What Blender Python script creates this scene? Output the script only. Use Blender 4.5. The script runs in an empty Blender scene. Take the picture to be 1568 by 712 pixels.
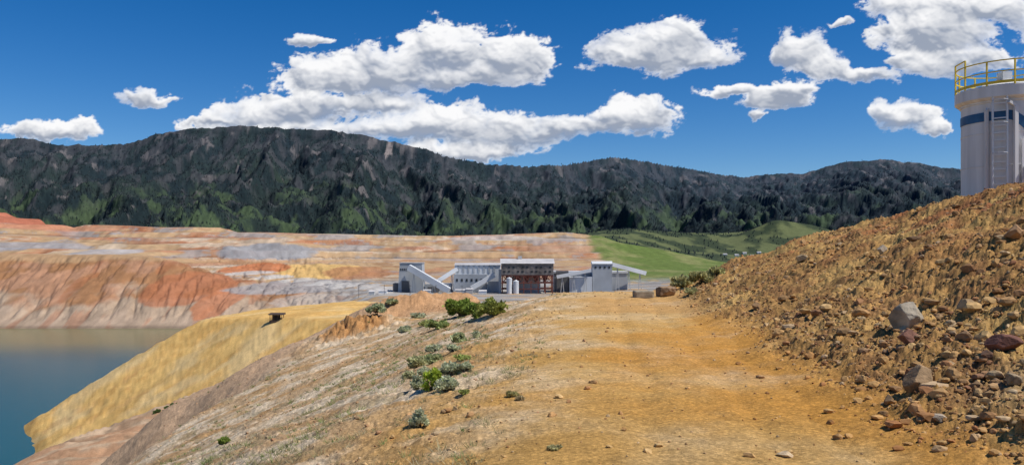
import bpy, math, time, numpy as np
from mathutils import Vector, Matrix
T0=time.time()
rng=np.random.default_rng(7)
F=1200.0; CU=784.0; HV=385.0      # image focal length, centre column and horizon row, in pixels
# ------------------------------------------------------------------ noise
_perms={}
def _tab(seed):
    if seed not in _perms:
        r=np.random.default_rng(seed); a=r.random(256)*2*np.pi
        p=r.permutation(256).astype(np.int32)
        _perms[seed]=(p,np.cos(a).astype(np.float32),np.sin(a).astype(np.float32))
    return _perms[seed]
def perlin(x,y,seed=0):
    p,gx,gy=_tab(seed)
    xf=np.floor(x); yf=np.floor(y); xi=xf.astype(np.int32)&255; yi=yf.astype(np.int32)&255
    dx=(x-xf).astype(np.float32); dy=(y-yf).astype(np.float32)
    sx=dx*dx*dx*(dx*(dx*6-15)+10); sy=dy*dy*dy*(dy*(dy*6-15)+10)
    x1=(xi+1)&255; y1=(yi+1)&255; p0=p[xi]; p1=p[x1]
    def g(pp,iy,ax,ay):
        h=p[(pp+iy)&255]; return gx[h]*ax+gy[h]*ay
    a=g(p0,yi,dx,dy); b=g(p1,yi,dx-1,dy); c=g(p0,y1,dx,dy-1); d=g(p1,y1,dx-1,dy-1)
    a=a+(b-a)*sx; c=c+(d-c)*sx
    return (a+(c-a)*sy)*1.4
def fbm(x,y,o=4,seed=0,gain=.5,kind=0):
    s=0;a=1;n=0
    for i in range(o):
        v=perlin(x*2**i+i*17.3,y*2**i+i*9.1,seed+i)
        if kind==1: v=np.abs(v)*2-.5
        if kind==2: v=.5-np.abs(v)*2
        s=s+a*v;n+=a;a*=gain
    return s/n
def ss(a,b,x):
    t=np.clip((x-a)/(b-a),0,1); return t*t*(3-2*t)
def C(*c): return np.array(c,float)
def mixc(a,b,w): 
    w=np.asarray(w)[...,None]; return a*(1-w)+b*w
# ------------------------------------------------------------------ far terrain profiles, heights set mostly from image pixel rows
def P(Y,v): return (Y,(HV-v)/F*Y)  # distance and image pixel row to height
def Z(Y,z): return (Y,z)
prof={
-900:[Z(500,-95),Z(800,-92),P(814,503),P(1000,389),Z(1040,-6),P(1250,378),P(1500,362),P(1800,318),Z(2000,50),P(3000,365)],
-100:[Z(500,-95),Z(800,-92),P(814,503),P(1000,388),Z(1040,-6),P(1250,378),P(1500,362),P(1800,318),Z(2000,50),P(3000,365)],
0:[Z(500,-95),Z(800,-92),P(814,503),P(1000,388),Z(1040,-6),P(1250,378),P(1500,362),P(1800,326),Z(2000,50),P(3000,365)],
60:[Z(500,-95),Z(800,-92),P(814,503),P(1000,389),Z(1040,-6),P(1250,380),P(1500,365),P(1800,336),Z(2000,40),P(3000,365)],
110:[Z(500,-95),Z(800,-92),P(814,503),P(1000,390),Z(1040,-6),P(1250,380),P(1500,367),P(1800,347),Z(2000,30),P(3000,365)],
190:[Z(500,-95),Z(800,-92),P(814,503),P(1000,391),Z(1040,-7),P(1250,382),P(1500,368),P(1800,346),Z(2000,30),P(3000,365)],
245:[Z(500,-95),Z(800,-92),P(816,502),P(1000,394),Z(1040,-9),P(1250,385),P(1500,368),P(1800,346),Z(2000,30),P(3000,365)],
300:[Z(500,-95),Z(790,-90),P(815,500),P(1000,410),P(1040,412),P(1250,392),P(1350,375),P(1500,370),P(1800,347),Z(2000,30),P(3000,365)],
360:[Z(500,-95),Z(770,-85),P(820,495),P(980,432),P(1050,428),P(1250,402),P(1300,378),P(1500,372),P(1800,351),Z(2000,30),P(3000,365)],
440:[Z(500,-95),Z(700,-80),P(820,490),P(920,455),P(1050,436),P(1180,430),P(1260,405),P(1350,400),P(1420,374),P(1800,355),Z(2000,30),P(3000,365)],
500:[Z(500,-70),Z(700,-60),P(800,476),P(920,452),P(1050,436),P(1180,430),P(1260,408),P(1350,402),P(1500,385),P(1800,357),Z(2000,30),P(3000,365)],
580:[Z(500,-46),Z(700,-46),P(860,449),P(1000,436),P(1200,430),P(1300,418),P(1400,405),P(1600,380),P(1850,359),Z(2000,30),P(3000,365)],
640:[Z(500,-46),Z(780,-46),Z(1000,-46),P(1200,428),P(1300,415),P(1450,398),P(1650,375),P(1900,360),Z(2050,30),P(3000,365)],
880:[Z(500,-46),Z(780,-46),Z(1000,-46),P(1200,428),P(1300,418),P(1450,402),P(1650,378),P(1900,357),Z(2050,45),P(2400,362),P(3000,360)],
925:[Z(500,-46),Z(780,-46),Z(1000,-44),P(1200,424),P(1300,418),P(1450,402),P(1650,384),P(1800,372),P(1950,362),Z(2050,26),P(2400,368),P(3000,352)],
965:[Z(500,-46),Z(780,-46),Z(1000,-42),P(1200,420),P(1300,415),P(1450,405),P(1650,392),P(1850,374),Z(2000,8),P(2400,372),P(3000,350)],
1040:[Z(500,-46),Z(780,-46),Z(1000,-40),P(1200,418),P(1400,413),P(1600,402),P(1850,388),Z(2000,-12),P(2500,384),P(3000,356)],
1120:[Z(500,-46),Z(780,-46),Z(1000,-40),P(1200,418),P(1500,412),P(1800,404),Z(2000,-35),P(2500,390),P(2900,362),P(3100,356)],
1190:[Z(500,-46),Z(1000,-40),P(1500,410),P(2000,402),P(2500,390),P(2750,362),P(2900,336),Z(3100,90)],
1240:[Z(500,-46),Z(1000,-40),P(1500,410),P(2000,400),P(2500,386),P(2750,362),P(2900,344),Z(3100,80)],
1300:[Z(500,-46),Z(1000,-40),P(1500,410),P(2000,398),P(2500,386),P(2900,362),Z(3100,60)],
1600:[Z(500,-46),Z(1000,-40),P(1500,410),P(2000,398),P(2500,386),P(2900,362),Z(3100,60)],
2600:[Z(500,-46),Z(1000,-40),P(1500,410),P(2000,398),P(2500,386),P(2900,362),Z(3100,60)]}
us=sorted(prof); YG=np.linspace(480,3100,800); TG=np.linspace(-1.4,1.5,900)
rows=np.array([np.interp(YG,[q[0] for q in prof[u]],[q[1] for q in prof[u]]) for u in us])
ta=[(u-CU)/F for u in us]
TAB=np.array([np.interp(TG,ta,rows[:,i]) for i in range(len(YG))]).T   # [t,Y]
k=np.exp(-np.linspace(-2,2,9)**2); k/=k.sum()
TAB=np.apply_along_axis(lambda r:np.convolve(np.pad(r,4,mode='edge'),k,'valid'),0,TAB)
def lookup(t,y):
    a=np.clip((t-TG[0])/(TG[1]-TG[0]),0,len(TG)-1.001); b=np.clip((y-YG[0])/(YG[1]-YG[0]),0,len(YG)-1.001)
    i=a.astype(int); j=b.astype(int); fa=a-i; fb=b-j
    return (TAB[i,j]*(1-fa)+TAB[i+1,j]*fa)*(1-fb)+(TAB[i,j+1]*(1-fa)+TAB[i+1,j+1]*fa)*fb
SKY=[(-900,230),(-200,205),(0,213),(40,212),(90,222),(150,223),(200,219),(240,206),(300,196),(380,193),(430,196),(500,199),(560,207),(590,216),(640,225),(690,240),(740,249),(800,254),(870,252),(910,243),(945,240),(980,245),(1040,255),(1090,265),(1140,270),(1175,265),(1225,265),(1255,256),(1290,247),(1350,243),(1410,248),(1440,255),(1475,258),(1568,266),(2600,300)]
skt=[(a-CU)/F for a,_ in SKY]; ske=[(HV-b)/F for _,b in SKY]
FAR=dict(pink=C(.44,.225,.125),tan=C(.47,.315,.175),brown=C(.30,.155,.075),rust=C(.36,.125,.055),grey=C(.30,.28,.27),pale=C(.58,.47,.35),gold=C(.52,.33,.12),lilac=C(.35,.30,.28))
BLOBS=[]
def near(x,y):
    xc=1.4+.115*y; s=x-xc
    zp=np.interp(y,[0,25,32,42,52,62,95],[-2.2,-2.25,-2.35,-2.2,-2.5,-3.0,-4.2])
    wob=fbm(x*.25,y*.25,3,11)*1.0
    dr=np.maximum(s-1.7+wob*.8,0); dl=np.maximum(-s-1.7+wob*.6,0)
    r=np.interp(y,[0,20,30,40,50,60],[1.14,1.16,1.12,.93,.62,.35])
    bank=np.interp(dr,[0,1.0,2.2,10,18,30,80],[0,.18,.62,3.85,4.75,5.1,5.3])*r
    k=np.interp(y,[0,30,45,60,90],[.43,.40,.31,.2,.10])
    q=dl-2.5; fall=k*((np.sqrt(q*q+5)+q)/2-.427)
    D=21+3*fbm(x*.08,y*.08,2,5)+6*ss(50,60,y)
    e=dl-D; fall=fall+.6*(np.sqrt(e*e+6)+e)/2-.03
    z=zp+bank-fall
    def bump(cx,cy,rx,ry,h):
        return h*np.exp(-(((x-cx)/rx)**2+((y-cy)/ry)**2))
    md=bump(-9.5,78,3.0,4,1.55)+bump(-13.5,76,3,3,1.3)+bump(-5.5,82,3,3,1.0)
    z=z+bump(-11.6,60,3.0,3,1.1)+md*(1+.55*fbm(x*.5,y*.4,4,39,gain=.6))
    z=z+bump(14.5,50,2.0,3,.9)+bump(18,47,1.8,3,.7)+bump(16.3,46,1.2,2,.5)+bump(10.3,47,1.5,2,.35)+bump(-1,38,4,2,.25)
    ye=np.interp(x,[-5,1],[92,60])+4*perlin(x*.15,y*.15,9)
    e=y-ye; z=z-.5*(np.sqrt(e*e+10)+e)/2
    isb=ss(.2,1.6,dr); isl=ss(.2,2.5,dl)
    rough=.012+.15*isb+.055*isl
    z=z+fbm(x*.8,y*.8,3,21)*rough*1.8+fbm(x*3.1,y*3.1,4,25,kind=1,gain=.6)*rough*1.0+fbm(x*.3,y*.3,2,29)*.2*(isb+isl*.8)
    # shallow wheel ruts in the track
    z=z-.035*(np.exp(-((s-.75+wob*.3)/.22)**2)+np.exp(-((s+.75+wob*.3)/.22)**2))*(1-isb)*(1-isl)
    # rills down bank and flank
    z=z-isl*.13*np.maximum(fbm(x*.15+2,y*.75+x*.2,3,33,kind=2),0)-isb*.24*np.maximum(fbm(x*.14,y*.5+x*.1,4,37,kind=2),0)*ss(1,5,dr)
    oc=np.exp(-(((x+11.8)/3.2)**2+((y-58.5)/3)**2)); z=z+oc*fbm(x*1.1,y*1.1,4,35,kind=1,gain=.6)*.9
    return z,dr,dl,isb,isl
def terrain(x,y,color=False):
    x=np.asarray(x,float); y=np.asarray(y,float); t=x/np.maximum(y,1); N=len(x)
    gul=np.zeros(N); TF=np.zeros(N); TI=np.zeros(N); TM=np.zeros(N)
    G=np.full(N,-999.); pk=G.copy(); L=G.copy(); M=G.copy()
    s=(y<650)&(y>60)
    if s.any():
        X=x[s];Y=y[s]; n1=fbm(X/60,Y/60,4,41); p=(-.61*X+.79*Y); al=(.79*X+.61*Y)
        gu=fbm(p/7,al/80,4,51,kind=2); gul[s]=gu
        gf=-80+.474*(X+174)+.366*(Y-293)+gu*1.0+n1*3+fbm(X/5,Y/5,3,52)*.4; gb=-80+.691*(X+227)-.099*(Y-362)+n1*3
        gt=np.minimum(-34+.1*(X+155),-27)+fbm(X/15,Y/15,3,55)*.8
        ye=np.interp(X,[-120,-50],[450,410])
        G[s]=np.minimum(np.minimum(gf,gb),np.minimum(gt,gt-.5*(Y-ye)))
        q=-46+.09*(X+97)+n1*5+fbm(X/12,Y/12,4,57)*1.8
        q=np.minimum(q,-45-.62*(-105+n1*14-X)); pk[s]=np.minimum(q,-45-.7*(Y-(258+n1*25+.3*(X+68))))
    s=(y>60)&(y<4200)
    if s.any():
        X=x[s];Y=y[s];t_=t[s]; yf=np.maximum(Y,481.)
        tw=t_+fbm(X/240,Y/240,3,61)*.012
        l=lookup(tw,yf)
        m=ss(1080,1180,Y)*ss(-24,-6,l)*(1-ss(2000,2100,Y))*(1-ss(.1,.12,t_+(Y-1700)/22000))
        wv_=12*fbm(X/420,Y/500,3,64)
        Ln=l+fbm(X/110,Y/160,4,63)*6+wv_
        st=14.; qq=Ln/st; fr=qq-np.floor(qq); TF[s]=fr; TI[s]=np.floor(qq); TM[s]=m
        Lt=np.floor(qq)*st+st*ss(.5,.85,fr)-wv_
        l=l*(1-m)+Lt*m
        wall=ss(800,840,Y)*(1-ss(-12,-4,l))*(1-ss(-.3,-.12,t_))
        l=l-wall*np.maximum(fbm(X/26+Y/110,Y/120,4,65,kind=2),-.2)*9*ss(-80,-60,l)+fbm(X/14,Y/30,3,67)*1.2*ss(-80,-60,l)*(1-m)*(1-ss(-.22,-.17,t_)*ss(1050,950,Y))
        l=np.where(Y<480,np.interp(t_,[-.22,-.16],[-95,-46]),l)
        L[s]=l
    s=y<=60; L[s]=-95
    s=y>2700
    zcF=np.ones(N)
    if s.any():
        X=x[s];Y=y[s];t_=t[s]
        se=np.interp(t_,skt,ske); se=se+.0030*fbm(t_*45,t_*0+3.3,4,70,gain=.65); Yc=np.interp(t_,[-1,-.1,.05,.15,.3,1],[5000,5000,5300,5900,6800,6800]); Yb=np.interp(t_,[-1,.1,.3],[2800,2850,3100])
        pp=np.clip((Y-Yb)/(Yc-Yb),0,1); zc=se*Yc; zcF[s]=zc
        wx=X+fbm(X/900,Y/900,3,71)*350
        rid=fbm(wx/560+Y/2600,Y/2100-wx/4000,6,73,gain=.55,kind=2)
        rid2=fbm(X/170,Y/260,4,79,gain=.6,kind=2)
        env=np.sqrt(np.clip(pp*(1-pp)*4,0,1))
        mm=55+(zc-55)*np.power(pp,1.08)-env*(170-310*rid)*.9+rid2*env*60+fbm(X/45,Y/45,3,83)*(7*ss(0,.1,pp))
        cap=(se*Y*(.9+.1*pp)+fbm(X/60,Y/60,3,85)*12)*ss(0,.1,pp)+200*(1-ss(0,.1,pp)); mm=np.minimum(mm,np.maximum(cap,60))
        mm=np.where(Y>Yc,mm-(Y-Yc)*.5,mm); M[s]=np.where(Y<Yb-50,-500,mm)
    z=np.maximum(np.maximum(G,pk),np.maximum(L,M))
    nm=y<260
    isn=np.zeros(N,bool)
    if nm.any():
        a=near(x[nm],y[nm]); isn[nm]=a[0]>z[nm]; z[nm]=np.maximum(a[0],z[nm])
    if not color: return z
    c=np.zeros((N,3))
    # ---- far workings
    s=(y>480)&(y<4200)&(L>=z-.01)
    X=x[s];Y=y[s];Zz=z[s];t_=t[s];tf=TF[s];ti=TI[s];tm=TM[s]
    lay=fbm(X/420,Zz/6.0+fbm(X/150,Y/150,3,93)*.9,5,95,gain=.6)
    lay2=fbm(X/160+5,Zz/9.,5,97,gain=.6)
    k=mixc(FAR['tan'],FAR['lilac'],ss(.0,.16,lay)); k=mixc(k,FAR['pale'],ss(.14,.26,lay2)*.85); k=mixc(k,FAR['pink'],ss(.08,.2,fbm(X/120,Zz/14,4,99))*.8)
    k=mixc(k,FAR['brown'],ss(.16,.24,fbm(X/90+7,Zz/5,4,100))*.6)
    h1=fbm(X/170+ti*7.7,ti*3.1+Zz/25,5,301,gain=.6); h2=fbm(X/130+ti*5.3,ti*1.7+Zz/30,5,305,gain=.6)
    bc=mixc(FAR['tan'],FAR['pink'],ss(-.08,.06,h1)); bc=mixc(bc,FAR['grey']*1.1,ss(.1,.18,h2)*.85); bc=mixc(bc,FAR['pale'],ss(-.12,-.2,h2)*.8); bc=mixc(bc,FAR['rust'],ss(.17,.24,h1)*.7)
    bc=bc*(1+.4*fbm(X/12,Zz/30,3,309))[:,None]
    k=mixc(k,bc,tm*.85)
    k=mixc(k,FAR['pale'],tm*ss(.80,.86,tf)*ss(1.0,.93,tf)*.5); k=k*(1-.45*tm*ss(.46,.5,tf)*ss(.62,.54,tf))[:,None]  # dark line at each riser foot: talus shadow painted into the colour
    wl=ss(800,815,Y)*(1-ss(1030,1100,Y))*(1-ss(-.25,-.12,t_))
    wc=mixc(FAR['brown']*1.1,C(.40,.22,.13),ss(-.08,.12,fbm(X/50,Zz/25,5,101)))
    wc=mixc(wc,FAR['pale']*.78,ss(-44,-58,Zz+fbm(X/60,Y/60,4,103)*30)*.7)
    wc=mixc(wc,FAR['rust'],ss(.12,.25,fbm(X/25+Zz/70,Zz/60,4,105))*.4)
    wc=mixc(wc,FAR['tan'],ss(-14,-9,Zz+fbm(X/80,Y/80,3,106)*8)*.7)
    rl=Zz+14*fbm(X/180,Y/180,2,112)+X*.03; wc=mixc(wc,FAR['pale'],ss(1.6,.6,np.abs(rl+17))*.7*ss(-.36,-.42,t_)); 
    wc=wc*(1+.35*fbm(X/7,Zz/30,4,107))[:,None]
    k=mixc(k,wc,wl)
    rd=ss(1600,1700,Y)*ss(-.54,-.60,t_); k=mixc(k,C(.42,.15,.09)*(1+.4*fbm(X/30,Zz/10,3,114))[:,None],rd)
    flat=ss(-.27,-.18,t_)*ss(1250,1150,Y)*ss(560,640,Y); k=mixc(k,C(.28,.26,.24),flat)
    k=mixc(k,FAR['tan']*.95,flat*ss(.05,.14,fbm(X/40,Y/80,5,108)));k=mixc(k,C(.40,.38,.35),flat*ss(.05,.10,fbm(X/200,Y/30,4,110)))
    for (bx,bz,rx,rz,by,ry,col,sg) in BLOBS:
        s2=(np.abs(X-bx)<rx*2)&(np.abs(Y-by)<ry*2)
        xx=X[s2];zz=Zz[s2];yy=Y[s2]
        nn=.7*fbm(xx/rx*1.5,zz/rz*1.2,5,109,gain=.6)
        d=((xx-bx)/rx)**2+((zz-bz)/rz)**2+((yy-by)/ry)**2+nn
        k[s2]=mixc(k[s2],C(*col)*(1+.3*fbm(xx/9,zz/12,3,111))[:,None],sg*ss(1.15,.85,d))
    gsl=ss(.10,.112,t_+(Y-1700)/22000+fbm(X/100,Y/100,3,113)*.012)*ss(1000,1150,Y)
    gn=fbm(X/120,Y/160,5,115,gain=.6)
    gc=mixc(C(.13,.18,.045),C(.23,.24,.09),ss(-.1,.3,gn))*(1+.3*fbm(X/14,Y/25,3,116))[:,None]
    g2=mixc(C(.045,.062,.033),C(.13,.15,.065),ss(-.06,.18,fbm(X/90,Y/160,5,117))); gc=mixc(gc,g2,ss(1960,2060,Y))
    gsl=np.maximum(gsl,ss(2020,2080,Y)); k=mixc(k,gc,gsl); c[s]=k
    # ---- mountains
    s=(M>=z-.01)&(y>2700)
    X=x[s];Y=y[s];Zz=z[s];t_=t[s];zc=zcF[s]
    mn=fbm(X/260,Y/300,5,119); mg=fbm(X/90,Y/120,5,121,gain=.6); hh=Zz/np.maximum(zc,1)
    mc=mixc(C(.012,.019,.016),C(.023,.033,.022),ss(-.3,.4,mn))
    mc=mixc(mc,C(.060,.058,.056),ss(.0,.28,mg+.35*(hh-.5))*.8)
    mc=mixc(mc,C(.062,.090,.034),ss(.0,.22,fbm(X/200,Y/180,5,123,gain=.6)+.42*(.30-hh))*ss(.72,.2,hh)*.85)
    mc=mc*np.clip(1+.9*fbm(X/22,Y/30,4,125,gain=.7),.3,2)[:,None]
    sp=(((t_+.158)/.006)**2+((Zz/Y-.130)/.010)**2)+fbm(X/30,Y/90,4,127)*2.6
    mc=mixc(mc,C(.34,.28,.25),ss(1.0,.7,sp)*.85)
    sp=fbm(X/120+3,Y/160,5,128,gain=.6); mc=mixc(mc,C(.16,.14,.13),ss(.24,.34,sp+.2*(hh-.7))*.8)
    far=ss(3500,6800,Y)[:,None]; mc=mc*(1-.25*far)+far*C(.010,.018,.032)+C(.003,.007,.014)  # aerial haze put into the albedo, bluer with distance
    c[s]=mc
    # ---- golden dump and pink shelf
    s=(G>=z-.01)
    X=x[s];Y=y[s];Zz=z[s];p=(-.61*X+.79*Y); al=(.79*X+.61*Y)
    gn=fbm(p/6,al/25,5,131,gain=.62); gg=mixc(C(.74,.47,.16),C(.66,.385,.12),ss(-.15,.3,gn)); gg=mixc(gg,C(.76,.57,.29),ss(.0,.3,fbm(X/30,Y/30,5,133))*.6)
    gg=gg*(1-.07*ss(.1,.45,gul[s]))[:,None]; gg=mixc(gg,C(.50,.27,.12),ss(.10,.3,fbm(p/12,al/25,5,135,gain=.6))*.4*ss(-40,-60,Zz))
    gg=gg*(1+.28*fbm(X/2.5,Y/2.5,4,136,gain=.7))[:,None]; c[s]=gg
    s=(pk>=z-.01)&~(G>=z-.01)&~isn
    X=x[s];Y=y[s]
    kc=mixc(C(.50,.29,.16),C(.58,.41,.26),ss(-.1,.2,fbm(X/10,Y/10,5,137)))
    kc=mixc(kc,C(.29,.20,.12),ss(.14,.22,fbm(X/14,Y/9,5,139))*.6); kc=kc*(1+.4*fbm(X/2,Y/2,3,140))[:,None]; c[s]=kc
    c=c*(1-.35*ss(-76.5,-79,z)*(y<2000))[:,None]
    # ---- near ridge
    isb=np.zeros(N);isl=isb.copy();dr=isb.copy();dl=isb.copy()
    if nm.any():
        isb[nm]=a[3];isl[nm]=a[4];dr[nm]=a[1];dl[nm]=a[2]
        X=x[nm];Yn=y[nm]; b=isb[nm]; DL=dl[nm]; DR=dr[nm]
        n=fbm(X*.35,Yn*.3,5,141,gain=.6); n2=fbm(X*1.3,Yn*1.1,5,143,gain=.65); n3=fbm(X*.12,Yn*.12,4,145)
        l=ss(-.3,4.5,DL+n*4+n2*1.2-.2)
        pc=mixc(C(.56,.325,.10),C(.61,.40,.17),ss(-.25,.3,n)); pc=mixc(pc,C(.56,.265,.05),ss(-.15,.3,n3+.2*n2+.15*(DR>0)+.10*(X-1.4-.115*Yn))*.8)
        pc=mixc(pc,C(.61,.43,.22),ss(24,32,Yn)*.4)
        bc=mixc(C(.46,.265,.095),C(.27,.145,.06),ss(-.1,.2,n2)); bc=mixc(bc,C(.57,.365,.13),ss(-.05,.28,n)*.8)
        bc=mixc(bc,C(.38,.155,.065),ss(-.03,.22,fbm(X*.5+9,Yn*.4,5,147))*ss(3,9,DR)*.85)
        bc=mixc(bc,C(.40,.34,.24),ss(11,8,Yn)*ss(1,2.5,DR)*.7)
        lc=mixc(C(.53,.36,.20),C(.69,.55,.38),ss(-.15,.15,n+.25*n2)); lc=mixc(lc,C(.50,.29,.12),ss(.0,.25,fbm(X*.3,Yn*.5,5,149))*.75)
        lc=mixc(lc,C(.28,.23,.12),ss(.10,.26,fbm(X*.8,Yn*.8,5,151,gain=.65)+.15*n3)*.45*ss(1,4,DL))
        cc=mixc(pc,bc,b); cc=mixc(cc,lc,l*(1-b))
        cc=mixc(cc,C(.52,.29,.14)*(1+.5*fbm(X*.6,Yn*.5,4,155))[:,None],ss(64,72,Yn)*(X<2)*.9)
        oc=np.exp(-(((X+11.8)/3.2)**2+((Yn-58.5)/3)**2)); cc=mixc(cc,C(.44,.23,.09),ss(.3,.7,oc))
        cc=mixc(cc,C(.54,.36,.22),ss(20,24,DL))
        am=.10+.30*np.maximum(b,l)
        cc=cc*np.clip(1+am*n2+am*fbm(X*5,Yn*5,3,153),.4,1.5)[:,None]
        c[nm]=np.where(isn[nm][:,None],cc,c[nm])
    return z,np.clip(c,.004,.85),isb,isl,dl,dr
def pixel_hit(u,v,y0=5.,y1=7000.,n=2500):  # image pixel to ground point, marching the camera ray over the terrain
    t=(u-CU)/F; e=(HV-v)/F; Y=np.exp(np.linspace(math.log(y0),math.log(y1),n))
    z=terrain(t*Y,Y); i=np.argmax(z>=e*Y)
    return (t*Y[i],Y[i],float(z[i]))
def H(x,y): return float(terrain(np.array([x]),np.array([y]))[0])
def blob(u,v,ru,rv,col,sg=.9,y0=560,ry=140):
    x,y,z=pixel_hit(u,v,y0,2500,1200); BLOBS.append((x,z,ru/F*y,rv/F*y,y,ry,col,sg))
blob(410,386,68,15,(.30,.30,.31),.9,700)
blob(490,415,60,14,(.66,.43,.16),.9,700)
blob(398,411,40,9,(.48,.17,.07),.9,700)
blob(548,417,48,10,(.40,.19,.09),.8,700)
blob(290,440,55,26,(.40,.15,.07),.75,700)
blob(340,462,30,22,(.48,.19,.09),.8,700)
blob(40,378,90,8,(.32,.31,.32),.8,700)
blob(160,384,40,7,(.38,.38,.40),.7,700)
blob(760,366,80,5,(.52,.49,.46),.6,700)
blob(60,350,120,6,(.50,.24,.14),.8,700)
blob(870,380,60,10,(.42,.25,.16),.7,700)
blob(455,438,85,8,(.34,.32,.31),.85,700,170)
blob(480,460,60,8,(.48,.42,.36),.6,700)
for u_,v_ in ((590,444),(560,440),(525,437),(490,433),(455,429),(420,424),(385,418)): blob(u_,v_,26,2.6,(.52,.49,.45),.85,700,90)
print('blobs',time.time()-T0)
# ------------------------------------------------------------------ materials
def mat(name,base=(.5,.5,.5),rough=.7,metal=0,noise=0,scale=5,bump=0,attr=None,stretch=(1,1,1),spec=.25,ribs=None,trans=0):
    m=bpy.data.materials.new(name); m.use_nodes=True; nt=m.node_tree; b=nt.nodes['Principled BSDF']
    b.inputs['Roughness'].default_value=rough; b.inputs['Metallic'].default_value=metal
    b.inputs['Specular IOR Level'].default_value=spec
    tc=nt.nodes.new('ShaderNodeTexCoord'); nz=nt.nodes.new('ShaderNodeTexNoise'); nz.inputs['Scale'].default_value=scale; nz.inputs['Detail'].default_value=8
    mp=nt.nodes.new('ShaderNodeMapping'); mp.inputs['Scale'].default_value=stretch
    nt.links.new(tc.outputs['Object'],mp.inputs[0]); nt.links.new(mp.outputs[0],nz.inputs['Vector'])
    mr=nt.nodes.new('ShaderNodeMapRange'); mr.inputs[1].default_value=.3; mr.inputs[2].default_value=.7; mr.inputs[3].default_value=1-noise; mr.inputs[4].default_value=1+noise
    nt.links.new(nz.outputs['Fac'],mr.inputs[0])
    vm=nt.nodes.new('ShaderNodeVectorMath'); vm.operation='SCALE'
    if attr:
        a=nt.nodes.new('ShaderNodeAttribute'); a.attribute_name=attr; nt.links.new(a.outputs['Color'],vm.inputs[0])
    else: vm.inputs[0].default_value=base
    fac=mr.outputs[0]
    if ribs:
        wv=nt.nodes.new('ShaderNodeTexWave'); wv.inputs['Scale'].default_value=ribs; nt.links.new(tc.outputs['Object'],wv.inputs['Vector'])
        r2=nt.nodes.new('ShaderNodeMapRange'); r2.inputs[3].default_value=.8; r2.inputs[4].default_value=1.05; nt.links.new(wv.outputs['Fac'],r2.inputs[0])
        mu=nt.nodes.new('ShaderNodeMath'); mu.operation='MULTIPLY'; nt.links.new(fac,mu.inputs[0]); nt.links.new(r2.outputs[0],mu.inputs[1]); fac=mu.outputs[0]
    nt.links.new(fac,vm.inputs['Scale']); nt.links.new(vm.outputs[0],b.inputs['Base Color'])
    if bump:
        bp=nt.nodes.new('ShaderNodeBump'); bp.inputs['Strength'].default_value=.6; bp.inputs['Distance'].default_value=bump
        nt.links.new(nz.outputs['Fac'],bp.inputs['Height']); nt.links.new(bp.outputs[0],b.inputs['Normal'])
    if trans:
        t_=nt.nodes.new('ShaderNodeBsdfTranslucent'); nt.links.new(vm.outputs[0],t_.inputs[0]); ad=nt.nodes.new('ShaderNodeMixShader'); ad.inputs[0].default_value=trans
        nt.links.new(b.outputs[0],ad.inputs[1]); nt.links.new(t_.outputs[0],ad.inputs[2]); nt.links.new(ad.outputs[0],nt.nodes['Material Output'].inputs[0])
    return m
def ground_mat():
    m=bpy.data.materials.new('earth'); m.use_nodes=True; nt=m.node_tree; N=nt.nodes; Lk=nt.links; b=N['Principled BSDF']
    b.inputs['Roughness'].default_value=.95; b.inputs['Specular IOR Level'].default_value=.08
    a=N.new('ShaderNodeAttribute'); a.attribute_name='Col'
    tc=N.new('ShaderNodeTexCoord')
    def nz(s,d=6,r=.6):
        n=N.new('ShaderNodeTexNoise'); n.inputs['Scale'].default_value=s; n.inputs['Detail'].default_value=d; n.inputs['Roughness'].default_value=r; Lk.new(tc.outputs['Object'],n.inputs['Vector']); return n
    def mr(src,lo,hi,a0=.3,b0=.7):
        q=N.new('ShaderNodeMapRange'); q.inputs[1].default_value=a0;q.inputs[2].default_value=b0;q.inputs[3].default_value=lo;q.inputs[4].default_value=hi; Lk.new(src,q.inputs[0]); return q.outputs[0]
    n1=nz(.06,8); n2=nz(2.2,8,.75); n3=nz(20,5,.8)
    vo=N.new('ShaderNodeTexVoronoi'); vo.inputs['Scale'].default_value=13; Lk.new(tc.outputs['Object'],vo.inputs['Vector'])
    def mul(x,y):
        q=N.new('ShaderNodeMath'); q.operation='MULTIPLY'; Lk.new(x,q.inputs[0]); Lk.new(y,q.inputs[1]); return q.outputs[0]
    f=mul(mul(mr(n1.outputs['Fac'],.85,1.15),mr(n2.outputs['Fac'],.74,1.25)),mr(n3.outputs['Fac'],.58,1.38))
    f=mul(f,mr(vo.outputs['Distance'],1.15,.80,0.05,.6))
    vm=N.new('ShaderNodeVectorMath'); vm.operation='SCALE'; Lk.new(a.outputs['Color'],vm.inputs[0]); Lk.new(f,vm.inputs['Scale']); Lk.new(vm.outputs[0],b.inputs['Base Color'])
    b1=N.new('ShaderNodeBump'); b1.inputs['Distance'].default_value=.06; b1.inputs['Strength'].default_value=.7; Lk.new(n2.outputs['Fac'],b1.inputs['Height'])
    b2=N.new('ShaderNodeBump'); b2.inputs['Distance'].default_value=.025; b2.inputs['Strength'].default_value=.9; Lk.new(n3.outputs['Fac'],b2.inputs['Height']); Lk.new(b1.outputs[0],b2.inputs['Normal'])
    Lk.new(b2.outputs[0],b.inputs['Normal'])
    return m
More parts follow.
